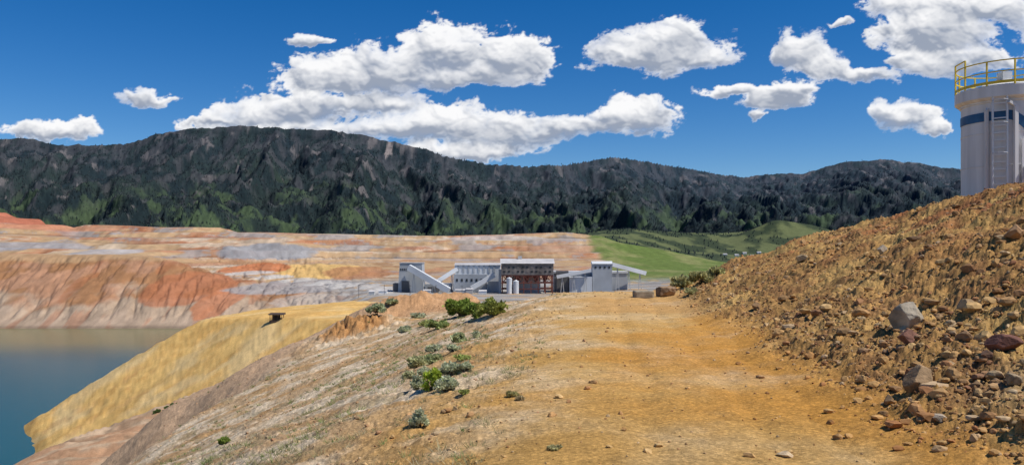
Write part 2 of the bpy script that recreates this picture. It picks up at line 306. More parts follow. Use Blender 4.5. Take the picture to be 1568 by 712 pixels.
def mesh(name,V,Fc,m,cols=None,smooth=False):
    V=np.asarray(V,np.float32); Fc=np.asarray(Fc,np.int32)
    me=bpy.data.meshes.new(name); me.vertices.add(len(V)); me.vertices.foreach_set('co',V.ravel())
    k=Fc.shape[1]; me.loops.add(Fc.size); me.loops.foreach_set('vertex_index',Fc.ravel())
    me.polygons.add(len(Fc)); me.polygons.foreach_set('loop_start',np.arange(0,Fc.size,k,dtype=np.int32)); 
    me.polygons.foreach_set('use_smooth',np.full(len(Fc),smooth))
    if cols is not None:
        at=me.attributes.new('Col','FLOAT_COLOR','POINT'); cc=np.ones((len(V),4),np.float32); cc[:,:cols.shape[1]]=cols
        at.data.foreach_set('color',cc.ravel())
    me.update(calc_edges=True); me.materials.append(m)
    o=bpy.data.objects.new(name,me); bpy.context.scene.collection.objects.link(o); return o
def gridfaces(nr,nc):
    i=np.arange(nr-1)[:,None]*nc+np.arange(nc-1)[None,:]; i=i.ravel()
    return np.stack([i,i+1,i+1+nc,i+nc],1)
def group(name,loc=(0,0,0)):
    e=bpy.data.objects.new(name,None); e.location=loc; bpy.context.scene.collection.objects.link(e); return e
def part(par,name,V,Fs,m,smooth=False):
    me=bpy.data.meshes.new(name); me.from_pydata([tuple(map(float,v)) for v in V],[],[tuple(map(int,f)) for f in Fs]); me.update()
    if smooth: me.polygons.foreach_set('use_smooth',[True]*len(me.polygons))
    me.materials.append(m); o=bpy.data.objects.new(name,me); bpy.context.scene.collection.objects.link(o)
    if par: o.parent=par; o.matrix_parent_inverse=Matrix.Translation(par.location).inverted()
    return o
BF=[(0,3,2,1),(4,5,6,7),(0,1,5,4),(1,2,6,5),(2,3,7,6),(3,0,4,7)]
def box(par,name,x0,x1,y0,y1,z0,z1,m):
    return part(par,name,[(x0,y0,z0),(x1,y0,z0),(x1,y1,z0),(x0,y1,z0),(x0,y0,z1),(x1,y0,z1),(x1,y1,z1),(x0,y1,z1)],BF,m)
def beams(par,name,segs,m):
    V=[];Fs=[]
    for p0,p1,w_,h_ in segs:
        p0=Vector(p0);p1=Vector(p1);d=(p1-p0).normalized(); up=Vector((0,0,1)) if abs(d.z)<.95 else Vector((0,1,0))
        s_=d.cross(up).normalized()*w_/2; u_=s_.cross(d).normalized()*h_/2; b=len(V)
        for p in (p0,p1): V+= [p-s_-u_,p+s_-u_,p+s_+u_,p-s_+u_]
        Fs+=[tuple(b+i for i in f) for f in BF]
    return part(par,name,V,Fs,m)
def prism(par,name,x0,x1,y0,y1,z0,z1,m):
    V=[(x0,y0,z0),(x1,y0,z0),(x1,y1,z0),(x0,y1,z0),(x0,(y0+y1)/2,z1),(x1,(y0+y1)/2,z1)];Fs=[(0,3,2,1),(0,1,5,4),(2,3,4,5),(0,4,3),(1,2,5)]
    return part(par,name,V,Fs,m)
def lathe(par,name,cx,cy,prof_,m,n=64,smooth=False):
    V=[];Fs=[]
    for r,z_ in prof_:
        for i in range(n):
            a=2*math.pi*i/n; V.append((cx+r*math.cos(a),cy+r*math.sin(a),z_))
    for j in range(len(prof_)-1):
        for i in range(n):
            i2=(i+1)%n; Fs.append((j*n+i,j*n+i2,(j+1)*n+i2,(j+1)*n+i))
    return part(par,name,V,Fs,m,smooth)
# ------------------------------------------------------------------ terrain sheet
Ys=np.concatenate([np.exp(np.arange(math.log(1.5),math.log(7),.02)),np.exp(np.arange(math.log(7),math.log(65),.0052)),
   np.exp(np.arange(math.log(65),math.log(800),.011)),np.exp(np.arange(math.log(800),math.log(2100),.0026)),np.exp(np.arange(math.log(2100),math.log(7400),.0036))])
Ts=np.concatenate([np.linspace(-1.2,-.72,80,endpoint=False),np.linspace(-.72,.72,1100,endpoint=False),np.linspace(.72,1.2,80)])
Yg,Tg=np.meshgrid(Ys,Ts,indexing='ij'); Xg=(Tg*Yg).ravel(); Yf=Yg.ravel()
z,c,_,_,_,_=terrain(Xg,Yf,True)
earth=ground_mat()
gr=mesh('ground_terrain',np.stack([Xg,Yf,z],1),gridfaces(len(Ys),len(Ts)),earth,c,smooth=True)
print('terrain',len(z),time.time()-T0)
def water_mat():
    m=bpy.data.materials.new('lake_water'); m.use_nodes=True; nt=m.node_tree; b=nt.nodes['Principled BSDF']
    b.inputs['Roughness'].default_value=.22; b.inputs['IOR'].default_value=1.33; b.inputs['Specular IOR Level'].default_value=.3
    tc=nt.nodes.new('ShaderNodeTexCoord'); n=nt.nodes.new('ShaderNodeTexNoise'); n.inputs['Scale'].default_value=.35; n.inputs['Detail'].default_value=5
    nt.links.new(tc.outputs['Object'],n.inputs['Vector']); bp=nt.nodes.new('ShaderNodeBump'); bp.inputs['Distance'].default_value=.08; bp.inputs['Strength'].default_value=.5
    nt.links.new(n.outputs['Fac'],bp.inputs['Height']); nt.links.new(bp.outputs[0],b.inputs['Normal'])
    sx=nt.nodes.new('ShaderNodeSeparateXYZ'); nt.links.new(tc.outputs['Object'],sx.inputs[0])
    n2=nt.nodes.new('ShaderNodeTexNoise'); n2.inputs['Scale'].default_value=.006; n2.inputs['Detail'].default_value=5; nt.links.new(tc.outputs['Object'],n2.inputs['Vector'])
    ma=nt.nodes.new('ShaderNodeMath'); ma.operation='MULTIPLY_ADD'; ma.inputs[1].default_value=110; nt.links.new(n2.outputs['Fac'],ma.inputs[0]); nt.links.new(sx.outputs['Y'],ma.inputs[2])
    mr=nt.nodes.new('ShaderNodeMapRange'); mr.inputs[1].default_value=640; mr.inputs[2].default_value=740; nt.links.new(ma.outputs[0],mr.inputs[0])
    r=nt.nodes.new('ShaderNodeValToRGB'); r.color_ramp.elements[0].color=(.018,.085,.09,1); r.color_ramp.elements[1].color=(.17,.16,.075,1)  # tan stop: pit-wall reflection painted into the far water's base colour
    nt.links.new(mr.outputs[0],r.inputs[0]); nt.links.new(r.outputs[0],b.inputs['Base Color'])
    return m
mesh('lake_water',[(-1400,100,-80),(-30,100,-80),(-30,900,-80),(-1400,900,-80)],[(0,1,2,3)],water_mat())
# ------------------------------------------------------------------ rocks
import bmesh
def ico(sub):
    bm=bmesh.new(); bmesh.ops.create_icosphere(bm,subdivisions=sub,radius=1); bm.verts.ensure_lookup_table()
    V=np.array([v.co[:] for v in bm.verts]); Fs=np.array([[v.index for v in f.verts] for f in bm.faces]); bm.free(); return V,Fs
def rockshape(V,seed,npl=14,nz=.03):
    r=np.random.default_rng(seed); n=r.normal(size=(npl,3)); n/=np.linalg.norm(n,axis=1)[:,None]; d=r.uniform(.55,.95,npl)
    dt=V@n.T; rad=np.where(dt>.05,d/np.maximum(dt,.05),9).min(1); rad=np.minimum(rad,1.15)
    return V*rad[:,None]*(1+r.normal(size=(len(V),1))*nz)*r.uniform([.8,.7,.55],[1.25,1.1,.85])
I1=ico(1);I2=ico(2);I4=ico(5)
rockm=mat('rock_fragments',rough=.9,noise=.3,scale=9,bump=.02,attr='Col',spec=.12)
N=80000
Yr=np.exp(rng.uniform(math.log(6.5),math.log(75),N)); tr=rng.uniform(-.75,.72,N); X=tr*Yr
zr,cr,isb,isl,dl,dr=terrain(X,Yr,True)
clus=fbm(X*.45,Yr*.45,3,301)
prob=np.clip(isb*(.6+1.1*clus+.25*(dr<3)),0,1)+(1-isb)*isl*.10*np.clip(.6+2*clus,0,2)+(1-isb)*(1-isl)*.022
keep=(rng.random(N)<prob)&(zr>-14); X=X[keep];Yr=Yr[keep];zr=zr[keep];cr=cr[keep];isb_=isb[keep]; n=len(X)
size=.0009*Yr*rng.uniform(.8,1.6,n)+.0085*np.power(rng.random(n),-.64); size=np.minimum(size,.07+.15*isb_*rng.random(n))
allV=[];allF=[];allC=[];off=0
for big in (0,1):
    base=(I1,I2)[big]; sel=np.where((size/Yr>.0040)==bool(big))[0]
    tm=[rockshape(base[0],500+i+big*50) for i in range(8)]
    ti=rng.integers(0,8,len(sel))
    for j in range(8):
        s=sel[ti==j]; kN=len(s)
        if not kN: continue
        a=rng.random(kN)*2*np.pi; ca,sa=np.cos(a),np.sin(a); V=tm[j][None]*size[s][:,None,None]
        W=np.stack([V[...,0]*ca[:,None]-V[...,1]*sa[:,None],V[...,0]*sa[:,None]+V[...,1]*ca[:,None],V[...,2]],-1)
        W+=np.stack([X[s],Yr[s],zr[s]+size[s]*.2],-1)[:,None]
        nvt=len(base[0]); Fs=base[1][None]+(off+np.arange(kN)*nvt)[:,None,None]; off+=kN*nvt
        pal=np.array([[.42,.26,.12],[.28,.15,.08],[.24,.10,.06],[.48,.33,.16],[.22,.15,.10],[.40,.32,.22],[.34,.17,.07]])
        cl=pal[rng.integers(0,7,kN)]*rng.uniform(.65,1.25,(kN,1)); cl=cl*.6+cr[s]*.4
        allV.append(W.reshape(-1,3));allF.append(Fs.reshape(-1,3));allC.append(np.repeat(cl,nvt,0))
mesh('loose_rocks',np.concatenate(allV),np.concatenate(allF),rockm,np.concatenate(allC))
print('rocks',n,time.time()-T0)
def boulder(u,v,wpx,hpx,col,seed,asp=1.0):
    x,y,zz=pixel_hit(u,v+hpx*.35,5,120,1500); w=wpx/F*y/2; h=hpx/F*y/2
    V=rockshape(I4[0],seed,16,.006); V=V/np.abs(V).max(0); V=V*[w,w*.9*asp,h*1.15]
    nx=fbm(V[:,0]/w*3+seed,V[:,2]/w*3+V[:,1]/w*2,4,seed)[:,None]; V=V*(1+.07*nx)
    o=part(None,'boulder',V+[x,y,H(x,y)+h*.6],I4[1],mat('boulder_stone_%d'%seed,col,.85,0,.4,3/w*.35,.03*w*2,spec=.15)); return o
for args in [(1388,481,50,42,(.34,.29,.22),601),(1410,580,52,40,(.27,.18,.10),602),(1391,516,34,24,(.20,.10,.07),603),(1537,527,46,28,(.17,.08,.06),604),
    (1556,358,32,26,(.32,.19,.10),605),(1018,446,34,22,(.30,.20,.12),607),(1500,577,26,15,(.24,.13,.07),608),(1512,545,22,13,(.24,.14,.09),609),
    (1250,480,20,12,(.28,.15,.08),610),(1202,695,26,12,(.50,.38,.24),611),(1160,470,16,11,(.33,.2,.1),612),(1440,640,26,15,(.33,.27,.2),614),
    (1350,383,16,14,(.4,.33,.25),615),(1480,465,26,15,(.38,.26,.14),616),(1552,580,24,18,(.32,.24,.15),617),(1362,612,16,16,(.27,.18,.1),618),(970,441,14,10,(.4,.3,.2),619),(1228,395,16,10,(.4,.3,.18),621)]:
    boulder(*args)
x,y,zz=pixel_hit(985,456,5,120,1500)
V=np.sign(I4[0])*np.power(np.abs(I4[0]),.28); V=V/np.abs(V).max()*[.5,.45,.21]; V=V*(1+.05*fbm(V[:,0]*4,V[:,2]*4+V[:,1]*3,3,5)[:,None])
part(None,'boulder',V+[x,y,H(x,y)+.16],I4[1],mat('block_stone',(.29,.24,.17),.85,0,.3,4,.02))
# ------------------------------------------------------------------ vegetation
leafm={}
def leafmat(nm):
    if nm not in leafm: leafm[nm]=mat(nm,rough=.7,noise=.2,scale=6,attr='Col',spec=.15,trans=.0 if nm=='needles' else .4)
    return leafm[nm]
def shrub(name,x,y,w,h,col,nleaf,ls,seed,up=.5,ncl=16):
    r=np.random.default_rng(seed); zz=H(x,y)
    th=r.random(ncl)*2*np.pi; ra=np.sqrt(r.random(ncl))*.8; hh=r.uniform(.2,.85,ncl)*(1-.6*ra**2)
    cen=np.stack([ra*np.cos(th)*w/2,ra*np.sin(th)*w/2,hh*h],1); cs=r.uniform(.14,.27,ncl)
    ci=r.integers(0,ncl,nleaf); d=r.normal(size=(nleaf,3)); d/=np.linalg.norm(d,axis=1)[:,None]
    rad=np.power(r.random(nleaf),.5)*(1+.5*(r.random(nleaf)<.12))
    Pp=cen[ci]+d*rad[:,None]*cs[ci][:,None]*[w*.75,w*.75,h*.9]; Pp[:,2]=np.maximum(Pp[:,2],.02*h)
    a=d*.7+r.normal(size=(nleaf,3))*.6; a[:,2]+=up; a/=np.linalg.norm(a,axis=1)[:,None]; b=np.cross(a,r.normal(size=(nleaf,3))); b/=np.linalg.norm(b,axis=1)[:,None]
    L_=ls*r.uniform(.6,1.4,nleaf)[:,None]; W_=L_*.3
    V=np.stack([Pp-a*L_*.5,Pp+b*W_,Pp+a*L_*.6,Pp-b*W_],1).reshape(-1,3); Fs=np.arange(nleaf*4).reshape(-1,4)
    cc=np.array(col)[None]*1.9*r.uniform(.6,1.3,(nleaf,1))*(r.uniform(.8,1.2,ncl)[ci][:,None]); cc=cc+r.random((nleaf,1))*.03*np.array([1.2,1,.1])
    cc=np.repeat(cc,4,0)
    SV=[];SF=[];b0=len(V)
    for cpt in cen:
        for q in range(2):
            e_=cpt+r.normal(size=3)*[w*.05,w*.05,0]; rr=.012*w+.003; s0=b0+len(SV)
            for base,rd in ((np.array([r.normal()*.03*w,r.normal()*.03*w,-.05]),rr),(e_,rr*.35)):
                for k3 in range(4): SV.append(base+[rd*math.cos(k3*1.57),rd*math.sin(k3*1.57),0])
            for k3 in range(4): SF.append((s0+k3,s0+(k3+1)%4,s0+4+(k3+1)%4,s0+4+k3))
    V=np.concatenate([V,np.array(SV)]);Fs=np.concatenate([Fs,np.array(SF)]);cc=np.concatenate([cc,np.tile([[.2,.16,.11]],(len(SV),1))])
    o=mesh(name,V,Fs,leafmat('foliage'),cc); o.location=(x,y,zz); return o
SAGE=(.28,.295,.195);GRN=(.13,.175,.035);BRT=(.21,.26,.035)
sh=[('green_shrub',706,486,52,34,GRN,3600),('green_shrub',752,482,50,24,(.17,.185,.045),2800),('green_shrub',728,487,40,22,GRN,1800),('sagebrush',643,652,34,24,SAGE,1700),
('sagebrush',690,574,36,22,SAGE,1500),('sagebrush',684,598,42,22,SAGE,1700),('green_shrub',664,596,32,34,BRT,1800),('sagebrush',640,594,26,20,SAGE,1000),
('sagebrush',634,563,36,20,(.25,.25,.13),1300),('sagebrush',662,556,32,16,(.22,.24,.12),1100),('sagebrush',702,524,30,14,(.23,.25,.14),1000),
('sagebrush',665,538,24,11,SAGE,700),('sagebrush',712,568,26,14,SAGE,900),('green_shrub',672,502,40,12,(.17,.2,.07),900),('sagebrush',694,538,26,10,SAGE,600),
('sagebrush',576,478,36,13,(.2,.22,.13),1000),('sagebrush',600,466,22,8,(.2,.22,.12),500),('sagebrush',1045,440,38,18,(.23,.22,.11),1500),('sagebrush',1075,432,42,18,(.23,.22,.1),1600),('sagebrush',1098,421,28,13,(.27,.26,.12),1000),('sagebrush',1028,420,20,9,(.25,.25,.11),600),
('sagebrush',1060,450,24,11,(.22,.21,.1),700),('green_shrub',786,607,22,10,(.21,.19,.08),350),('sagebrush',620,508,22,9,SAGE,450),('green_shrub',710,604,16,8,(.18,.2,.06),300),('sagebrush',798,612,16,7,(.26,.21,.12),200),('sagebrush',850,688,30,6,(.26,.24,.12),250),('green_shrub',343,680,20,10,GRN,350),('sagebrush',640,487,22,8,SAGE,400),('green_shrub',655,498,30,8,(.21,.22,.08),500),
('sagebrush',650,575,24,13,SAGE,700),('green_shrub',708,552,26,9,(.2,.23,.07),400),('sagebrush',626,580,20,11,(.26,.26,.15),500),('sagebrush',730,515,18,7,SAGE,300)]
for i,(nm,u,v,wp,hp,col,nl) in enumerate(sh):
    x,y,zz=pixel_hit(u,v,5,130,1500); w_=wp/F*y; shrub(nm,x,y,w_,hp/F*y*1.05,col,nl,max(w_*.085,.0038*y),700+i)
for i,(u,v,wp,hp) in enumerate([(407,618,16,16),(258,628,14,7),(240,632,12,6),(265,622,10,5)]):
    x,y,zz=pixel_hit(u,v,100,500,1500); shrub('green_shrub',x,y,wp/F*y,hp/F*y,(.06,.09,.03),600,.5,800+i)
# grass tufts on the flank
n=11000; Yr=np.exp(rng.uniform(math.log(7),math.log(60),n)); tr=rng.uniform(-.6,.12,n); X=tr*Yr
zr,cr,isb,isl,dl,dr=terrain(X,Yr,True)
cl=fbm(X*.35,Yr*.35,4,305)+.3*fbm(X*.1,Yr*.1,2,309); gz_=np.exp(-(((X+3.8)/3.2)**2+((Yr-31)/10)**2))
kp=(isl>.4)&(isb<.1)&(rng.random(n)<np.clip(.04+1.3*cl+.45*gz_,0.015,.8))&(zr>-13)
X=X[kp];Yr=Yr[kp];zr=zr[kp]; n=len(X); nb=16
ctr=np.repeat(np.stack([X,Yr,zr],1),nb,0); sz=np.repeat(rng.uniform(.35,1.15,n),nb); m_=n*nb
spd=rng.normal(size=(m_,2))*.05*sz[:,None]; root=ctr+np.c_[spd,np.zeros(m_)-.01]; hgt=rng.uniform(.04,.11,m_)*sz+.0012*root[:,1]
lean=rng.normal(size=(m_,2))*.5*hgt[:,None]+spd; tip=root+np.c_[lean,hgt]; an=rng.random(m_)*np.pi; wd=(.003+.0003*root[:,1])[:,None]
sd=np.c_[np.cos(an),np.sin(an),np.zeros(m_)]*wd
V=np.stack([root-sd,root+sd,tip],1).reshape(-1,3); gp=np.array([[.30,.33,.13],[.40,.36,.18],[.24,.30,.10],[.46,.40,.24]])
cc=np.repeat(gp[rng.integers(0,4,n)]*rng.uniform(.7,1.2,(n,1)),nb*3,0)
mesh('grass_tufts',V,np.arange(m_*3).reshape(-1,3),leafmat('foliage'),cc)
print('veg',n,time.time()-T0)
# distant forest
N=150000; tr=rng.uniform(-.75,.7,N); Yr=2900+3900*rng.random(N); X=tr*Yr
val=rng.random(N)<.035; tr[val]=rng.uniform(.08,.42,val.sum()); Yr[val]=rng.uniform(2100,2950,val.sum()); X=tr*Yr
zr,cr,_,_,_,_=terrain(X,Yr,True); Yc=np.interp(tr,[-1,-.1,.05,.15,.3,1],[5000,5000,5300,5900,6800,6800])
lum=cr.sum(1)
kp=(Yr<Yc+40)&((lum<.13)|(rng.random(N)<.15))&(zr>0-40*(val)); kp&=~(val&(lum>.2))
X=X[kp];Yr=Yr[kp];zr=zr[kp];n=len(X); hgt=rng.uniform(6,12,n)*np.where(Yr<2950,.8,1); rd=hgt*rng.uniform(.2,.32,n)
a=np.arange(5)*2*np.pi/5
ring=np.stack([X[:,None]+rd[:,None]*np.cos(a),Yr[:,None]+rd[:,None]*np.sin(a),np.repeat(zr[:,None],5,1)],-1)
tip=np.stack([X,Yr,zr+hgt],1)[:,None]
V=np.concatenate([ring,tip],1).reshape(-1,3); f=np.array([[i,(i+1)%5,5] for i in range(5)])[None]+(np.arange(n)*6)[:,None,None]
tc_=np.array([.008,.013,.010])[None]*rng.uniform(.6,1.7,(n,1))+np.array([.028,.026,.026])[None]*(rng.random((n,1))<.22)+np.array([.004,.007,.013])[None]*(1+1.0*ss(3500,6500,Yr)[:,None])  # last term is haze painted into the tree colour, stronger far off
mesh('distant_pine_forest',V,f.reshape(-1,3),leafmat('needles'),np.repeat(tc_,6,0))
print('forest',n,time.time()-T0)
# ------------------------------------------------------------------ processing plant
YB=880.; S_=YB/F
def bx(u): return (u-CU)*S_
def bz(v): return (HV-v)*S_
wht=mat('pale_siding',(.66,.68,.70),.6,0,.12,.05,ribs=.35); gry=mat('grey_siding',(.42,.44,.46),.6,0,.15,.05,ribs=.35); dgr=mat('dark_siding',(.13,.13,.135),.7,0,.25,.08,ribs=.35)
brn=mat('weathered_siding',(.20,.175,.16),.75,0,.35,.15,ribs=.5); rof=mat('galvanised_roof',(.50,.48,.47),.5,0,.2,.1); rst=mat('rusty_steel',(.17,.06,.045),.8,0,.3,.3); stl=mat('painted_steel',(.5,.5,.49),.6); drk=mat('window_dark',(.03,.035,.04),.4)
zg=bz(448)-2
def conv(par,u0,v0,u1,v1,y0,y1,w_,h_,m,legs=3):
    p0=Vector((bx(u0),y0,bz(v0)));p1=Vector((bx(u1),y1,bz(v1)))
    beams(par,'gallery',[(p0,p1,w_,h_)],m)
    L_=[]
    for i in range(legs):
        q=p0.lerp(p1,(i+.5)/legs); 
        for s in (-1,1): L_.append(((q.x-2*s,q.y,zg),(q.x,q.y,q.z),.7,.7))
    if L_: beams(par,'trestle_legs',L_,stl)
b=group('concentrator_building',(bx(630),YB,zg))
part(b,'crusher_tower',[(bx(609),YB,zg),(bx(648),YB,zg),(bx(648),YB+24,zg),(bx(609),YB+24,zg),(bx(612),YB,bz(403)),(bx(646),YB,bz(403)),(bx(646),YB+24,bz(403)),(bx(612),YB+24,bz(403))],BF,gry)
box(b,'roof',bx(611),bx(647),YB-.6,YB+24.6,bz(403)+.01,bz(402),rof)
box(b,'side_annex',bx(601),bx(609)-.05,YB+2,YB+18,zg,bz(434),dgr)
for i in range(4): box(b,'window_%d'%i,bx(613+i*3),bx(614.6+i*3),YB-.35,YB+.3,bz(414),bz(411),drk)
box(b,'dark_bay',bx(615),bx(627),YB-.4,YB+.3,zg,bz(430),dgr)
conv(b,627,409,689,444,YB-6,YB-14,7,6.5,wht,4)
b=group('mill_building',(bx(728),YB+30,zg))
box(b,'main_hall',bx(695),bx(766),YB+12,YB+50,zg,bz(406),wht)
prism(b,'roof',bx(694),bx(767),YB+11,YB+51,bz(406)+.01,bz(403),rof)
for i in range(8): box(b,'wall_band_%d'%i,bx(699+i*8),bx(702+i*8),YB+11.6,YB+12.3,bz(418),bz(407),gry)
box(b,'lower_annex',bx(694),bx(745),YB+3,YB+11.9,zg,bz(420),gry)
for i in range(6): box(b,'annex_window_%d'%i,bx(698+i*7.5),bx(701+i*7.5),YB+2.7,YB+3.3,bz(431),bz(427),drk)
box(b,'annex_base',bx(650),bx(690)-.1,YB+5,YB+22,zg,bz(435),gry)
box(b,'annex_shed',bx(655),bx(671),YB-3,YB+4.9,zg,bz(439),dgr)
conv(b,668,432,699,412,YB-2,YB+8,4,4,wht,2)
conv(b,722,441,757,421,YB-6,YB-2,5,5,wht,2)
b=group('ore_bin_building',(bx(807),YB,zg))
x0,x1=bx(768),bx(846); y0,y1=YB-22,YB+6
box(b,'upper_walls',x0,x1,y0,y1,bz(420),bz(403),brn)
prism(b,'roof',x0-1.2,x1+1.2,y0-1.2,y1+1.2,bz(403)+.01,bz(396),rof)
box(b,'roof_cupola',bx(793),bx(799),YB-10,YB-6,bz(397),bz(392),rof)
box(b,'end_stair_tower',bx(764),x0-.05,y0+3,y0+12,zg,bz(412),gry)
for j in range(2):
    for i in range(11): box(b,'window_%d_%d'%(j,i),x0+2.2+i*5,x0+4.6+i*5,y0-.3,y0+.2,bz(410+j*6.2),bz(407.5+j*6.2),drk if (i+j)%3 else brn)
seg=[]
for yy in (y0+1,y1-1):
    for i in range(8):
        xx=x0+1+i*(x1-x0-2)/7; seg.append(((xx,yy,zg),(xx,yy,bz(420)),1.1,1.1))
        if i<7:
            x2=x0+1+(i+1)*(x1-x0-2)/7; seg.append(((xx,yy-.2,bz(432)),(x2,yy-.2,bz(421)),.6,.6)); seg.append(((x2,yy-.4,bz(432)),(xx,yy-.4,bz(421)),.6,.6))
    for vv in (421,432,441): seg.append(((x0,yy-.3,bz(vv)),(x1,yy-.3,bz(vv)),.9,1.1))
beams(b,'steel_frame',seg,rst)
box(b,'core_wall',x0+12,x1-14,y0+12,y1-3,zg,bz(420)-.05,gry)
for i in range(5):
    cx=x0+8+i*10; part(b,'hopper_%d'%i,[(cx-4,y0+3,bz(420)-.1),(cx+4,y0+3,bz(420)-.1),(cx+4,y0+9,bz(420)-.1),(cx-4,y0+9,bz(420)-.1),(cx-1,y0+5,bz(431)),(cx+1,y0+5,bz(431)),(cx+1,y0+7,bz(431)),(cx-1,y0+7,bz(431))],BF,rst)
lathe(b,'silo_column',bx(780),y0-3,[(3,zg),(3,bz(425)),(0.1,bz(423))],wht,20); lathe(b,'silo_column',bx(790),y0-3,[(3,zg),(3,bz(429)),(0.1,bz(427))],wht,20)
b=group('secondary_crusher_building',(bx(910),YB,zg))
box(b,'long_hall',bx(850),bx(965),YB+20,YB+42,zg,bz(419),gry); box(b,'long_hall_roof',bx(849),bx(966),YB+19,YB+43,bz(419)+.01,bz(416),wht)
box(b,'screen_house',bx(908),bx(938),YB+4,YB+18.9,zg,bz(404),gry); prism(b,'screen_house_roof',bx(907),bx(939),YB+3,YB+18,bz(404)+.01,bz(400),wht)
for i in range(4): box(b,'window_%d'%i,bx(911+i*7),bx(914+i*7),YB+3.7,YB+4.2,bz(411),bz(408),drk)
box(b,'front_annex',bx(872),bx(907),YB+2,YB+19,zg,bz(424),wht); box(b,'link_block',bx(853),bx(871),YB+4,YB+18,zg,bz(415),dgr)
conv(b,938,405,992,419,YB+6,YB+16,5,4.5,wht,3); conv(b,852,424,905,414,YB-3,YB,4,3.5,wht,3)
b=group('site_sheds',(bx(660),YB-20,zg))
for i,(u,w_,hh) in enumerate([(585,9,3),(652,8,3.5),(700,12,4),(735,8,3),(716,7,5),(572,6,2.5)]):
    box(b,'shed_%d'%i,bx(u),bx(u)+w_,YB-24-i,YB-18-i,zg,zg+2+hh,(wht,gry,stl)[i%3]); prism(b,'shed_roof_%d'%i,bx(u)-.3,bx(u)+w_+.3,YB-24.3-i,YB-17.7-i,zg+2.01+hh,zg+3.4+hh,rof)
for k_ in range(5):
    u=560+k_*38; p=group('utility_pole',(bx(u),YB-40-k_*3,zg)); 
    beams(p,'pole',[((bx(u),YB-40-k_*3,zg-1),(bx(u),YB-40-k_*3,zg+13),.4,.4),((bx(u)-1.6,YB-40-k_*3-.3,zg+11.6),(bx(u)+1.6,YB-40-k_*3-.3,zg+11.6),.25,.25)],dgr)
# ------------------------------------------------------------------ viewing shelter on the golden dump
x,y,zz=pixel_hit(424,491,250,500,3000); sw=20/F*y; b=group('lookout_shelter',(x,y,zz)); wd=mat('dark_timber',(.07,.05,.04),.8,0,.3,2)
box(b,'floor',x-sw/2,x+sw/2,y-1.6,y+1.6,zz-.8,zz+.25,wd); box(b,'back_wall',x-sw*.4,x+sw*.2,y+1.2,y+1.5,zz+.26,zz+2.3,wd)
part(b,'roof',[(x-sw/2-.4,y-2,zz+2.6),(x+sw/2+.4,y-2,zz+2.6),(x+sw/2+.4,y+2,zz+2.6),(x-sw/2-.4,y+2,zz+2.6),(x-sw/2-.4,y-2,zz+2.9),(x+sw/2+.4,y-2,zz+2.9),(x+sw/2+.4,y+2,zz+3.3),(x-sw/2-.4,y+2,zz+3.3)],BF,wd)
beams(b,'posts',[((x+a_,y+b_,zz),(x+a_,y+b_,zz+2.6),.22,.22) for a_ in (-sw*.45,-sw*.15,sw*.15,sw*.45) for b_ in (-1.4,1.4)],wd)
beams(b,'handrail',[((x-sw*.45,y-1.4,zz+1.1),(x+sw*.45,y-1.4,zz+1.1),.12,.12),((x-sw*.45,y-1.4,zz+.7),(x+sw*.45,y-1.4,zz+.7),.1,.1)],wd)
# ------------------------------------------------------------------ storage silo
cx,cy=(1541-CU)/F*38,38.; Rt=1.92; gz=H(cx,cy); tw=group('storage_silo',(cx,cy,gz))
pw=mat('weathered_white_paint',(.66,.66,.66),.55,0,.18,1.6,stretch=(1,1,.10),spec=.3); blu=mat('blue_paint',(.03,.11,.24),.5,0,.2,2); yel=mat('yellow_paint',(.70,.52,.06),.5,0,.1,3); alu=mat('aluminium',(.62,.63,.65),.4,.2)
lathe(tw,'shell',cx,cy,[(Rt,gz-2),(Rt,7.0)],pw,128,True)
for i,zz in enumerate((4.0,5.55)): lathe(tw,'weld_seam_%d'%i,cx,cy,[(Rt+.002,zz),(Rt+.02,zz+.01),(Rt+.02,zz+.04),(Rt+.002,zz+.05)],pw,96)
lathe(tw,'roof_rim',cx,cy,[(Rt-.05,6.98),(Rt+.06,7.0),(Rt+.06,7.07),(Rt+.16,7.11),(Rt+.27,7.2),(Rt+.27,7.7),(Rt+.22,7.75),(1.3,7.9),(.9,8.15),(.25,8.3),(0.01,8.3)],pw,96)
fa=math.atan2(-cy,-cx)
def pol(a,r,z_): return (cx+r*math.cos(fa+a),cy+r*math.sin(fa+a),z_)
def patch(nm,a0,a1,zf0,zf1,m,n=30,r=Rt+.025):
    V=[];Fs=[]
    for i in range(n+1):
        f_=i/n; a=a0+(a1-a0)*f_; V.append(pol(a,r,zf0(f_)));V.append(pol(a,r,zf1(f_)))
    for i in range(n): Fs.append((2*i,2*i+2,2*i+3,2*i+1))
    part(tw,nm,V,Fs,m)
patch('blue_stripe',-1.5,.02,lambda f:6.12,lambda f:6.55,blu)
patch('blue_stripe_drop',.02,.85,lambda f:6.12-1.25*ss(0,1,f),lambda f:6.55-1.0*ss(0,1,f)+.12*f,blu)
seg=[]
def vert(a,r,z0,z1,w_): seg.append((pol(a,r,z0),pol(a,r,z1),w_,w_))
la=-.12; lw=.135
for s in (-1,1): vert(la+s*lw,Rt+.22,gz,7.2,.07)
zz=gz+.3
while zz<7.1: seg.append((pol(la-lw,Rt+.22,zz),pol(la+lw,Rt+.22,zz),.05,.05)); zz+=.34
for zz in (3.2,4.6,6.0):
    for s in (-1,1): seg.append((pol(la+s*lw,Rt,zz),pol(la+s*lw,Rt+.22,zz),.04,.04))
for zz in (gz+2.4,gz+3.8,7.0):
    pts=[pol(la-.15*math.cos(q),Rt+.22+.5*math.sin(q),zz) for q in np.linspace(0,math.pi,7)]
    for p,q in zip(pts,pts[1:]): seg.append((p,q,.03,.03))
beams(tw,'ladder',seg,alu)
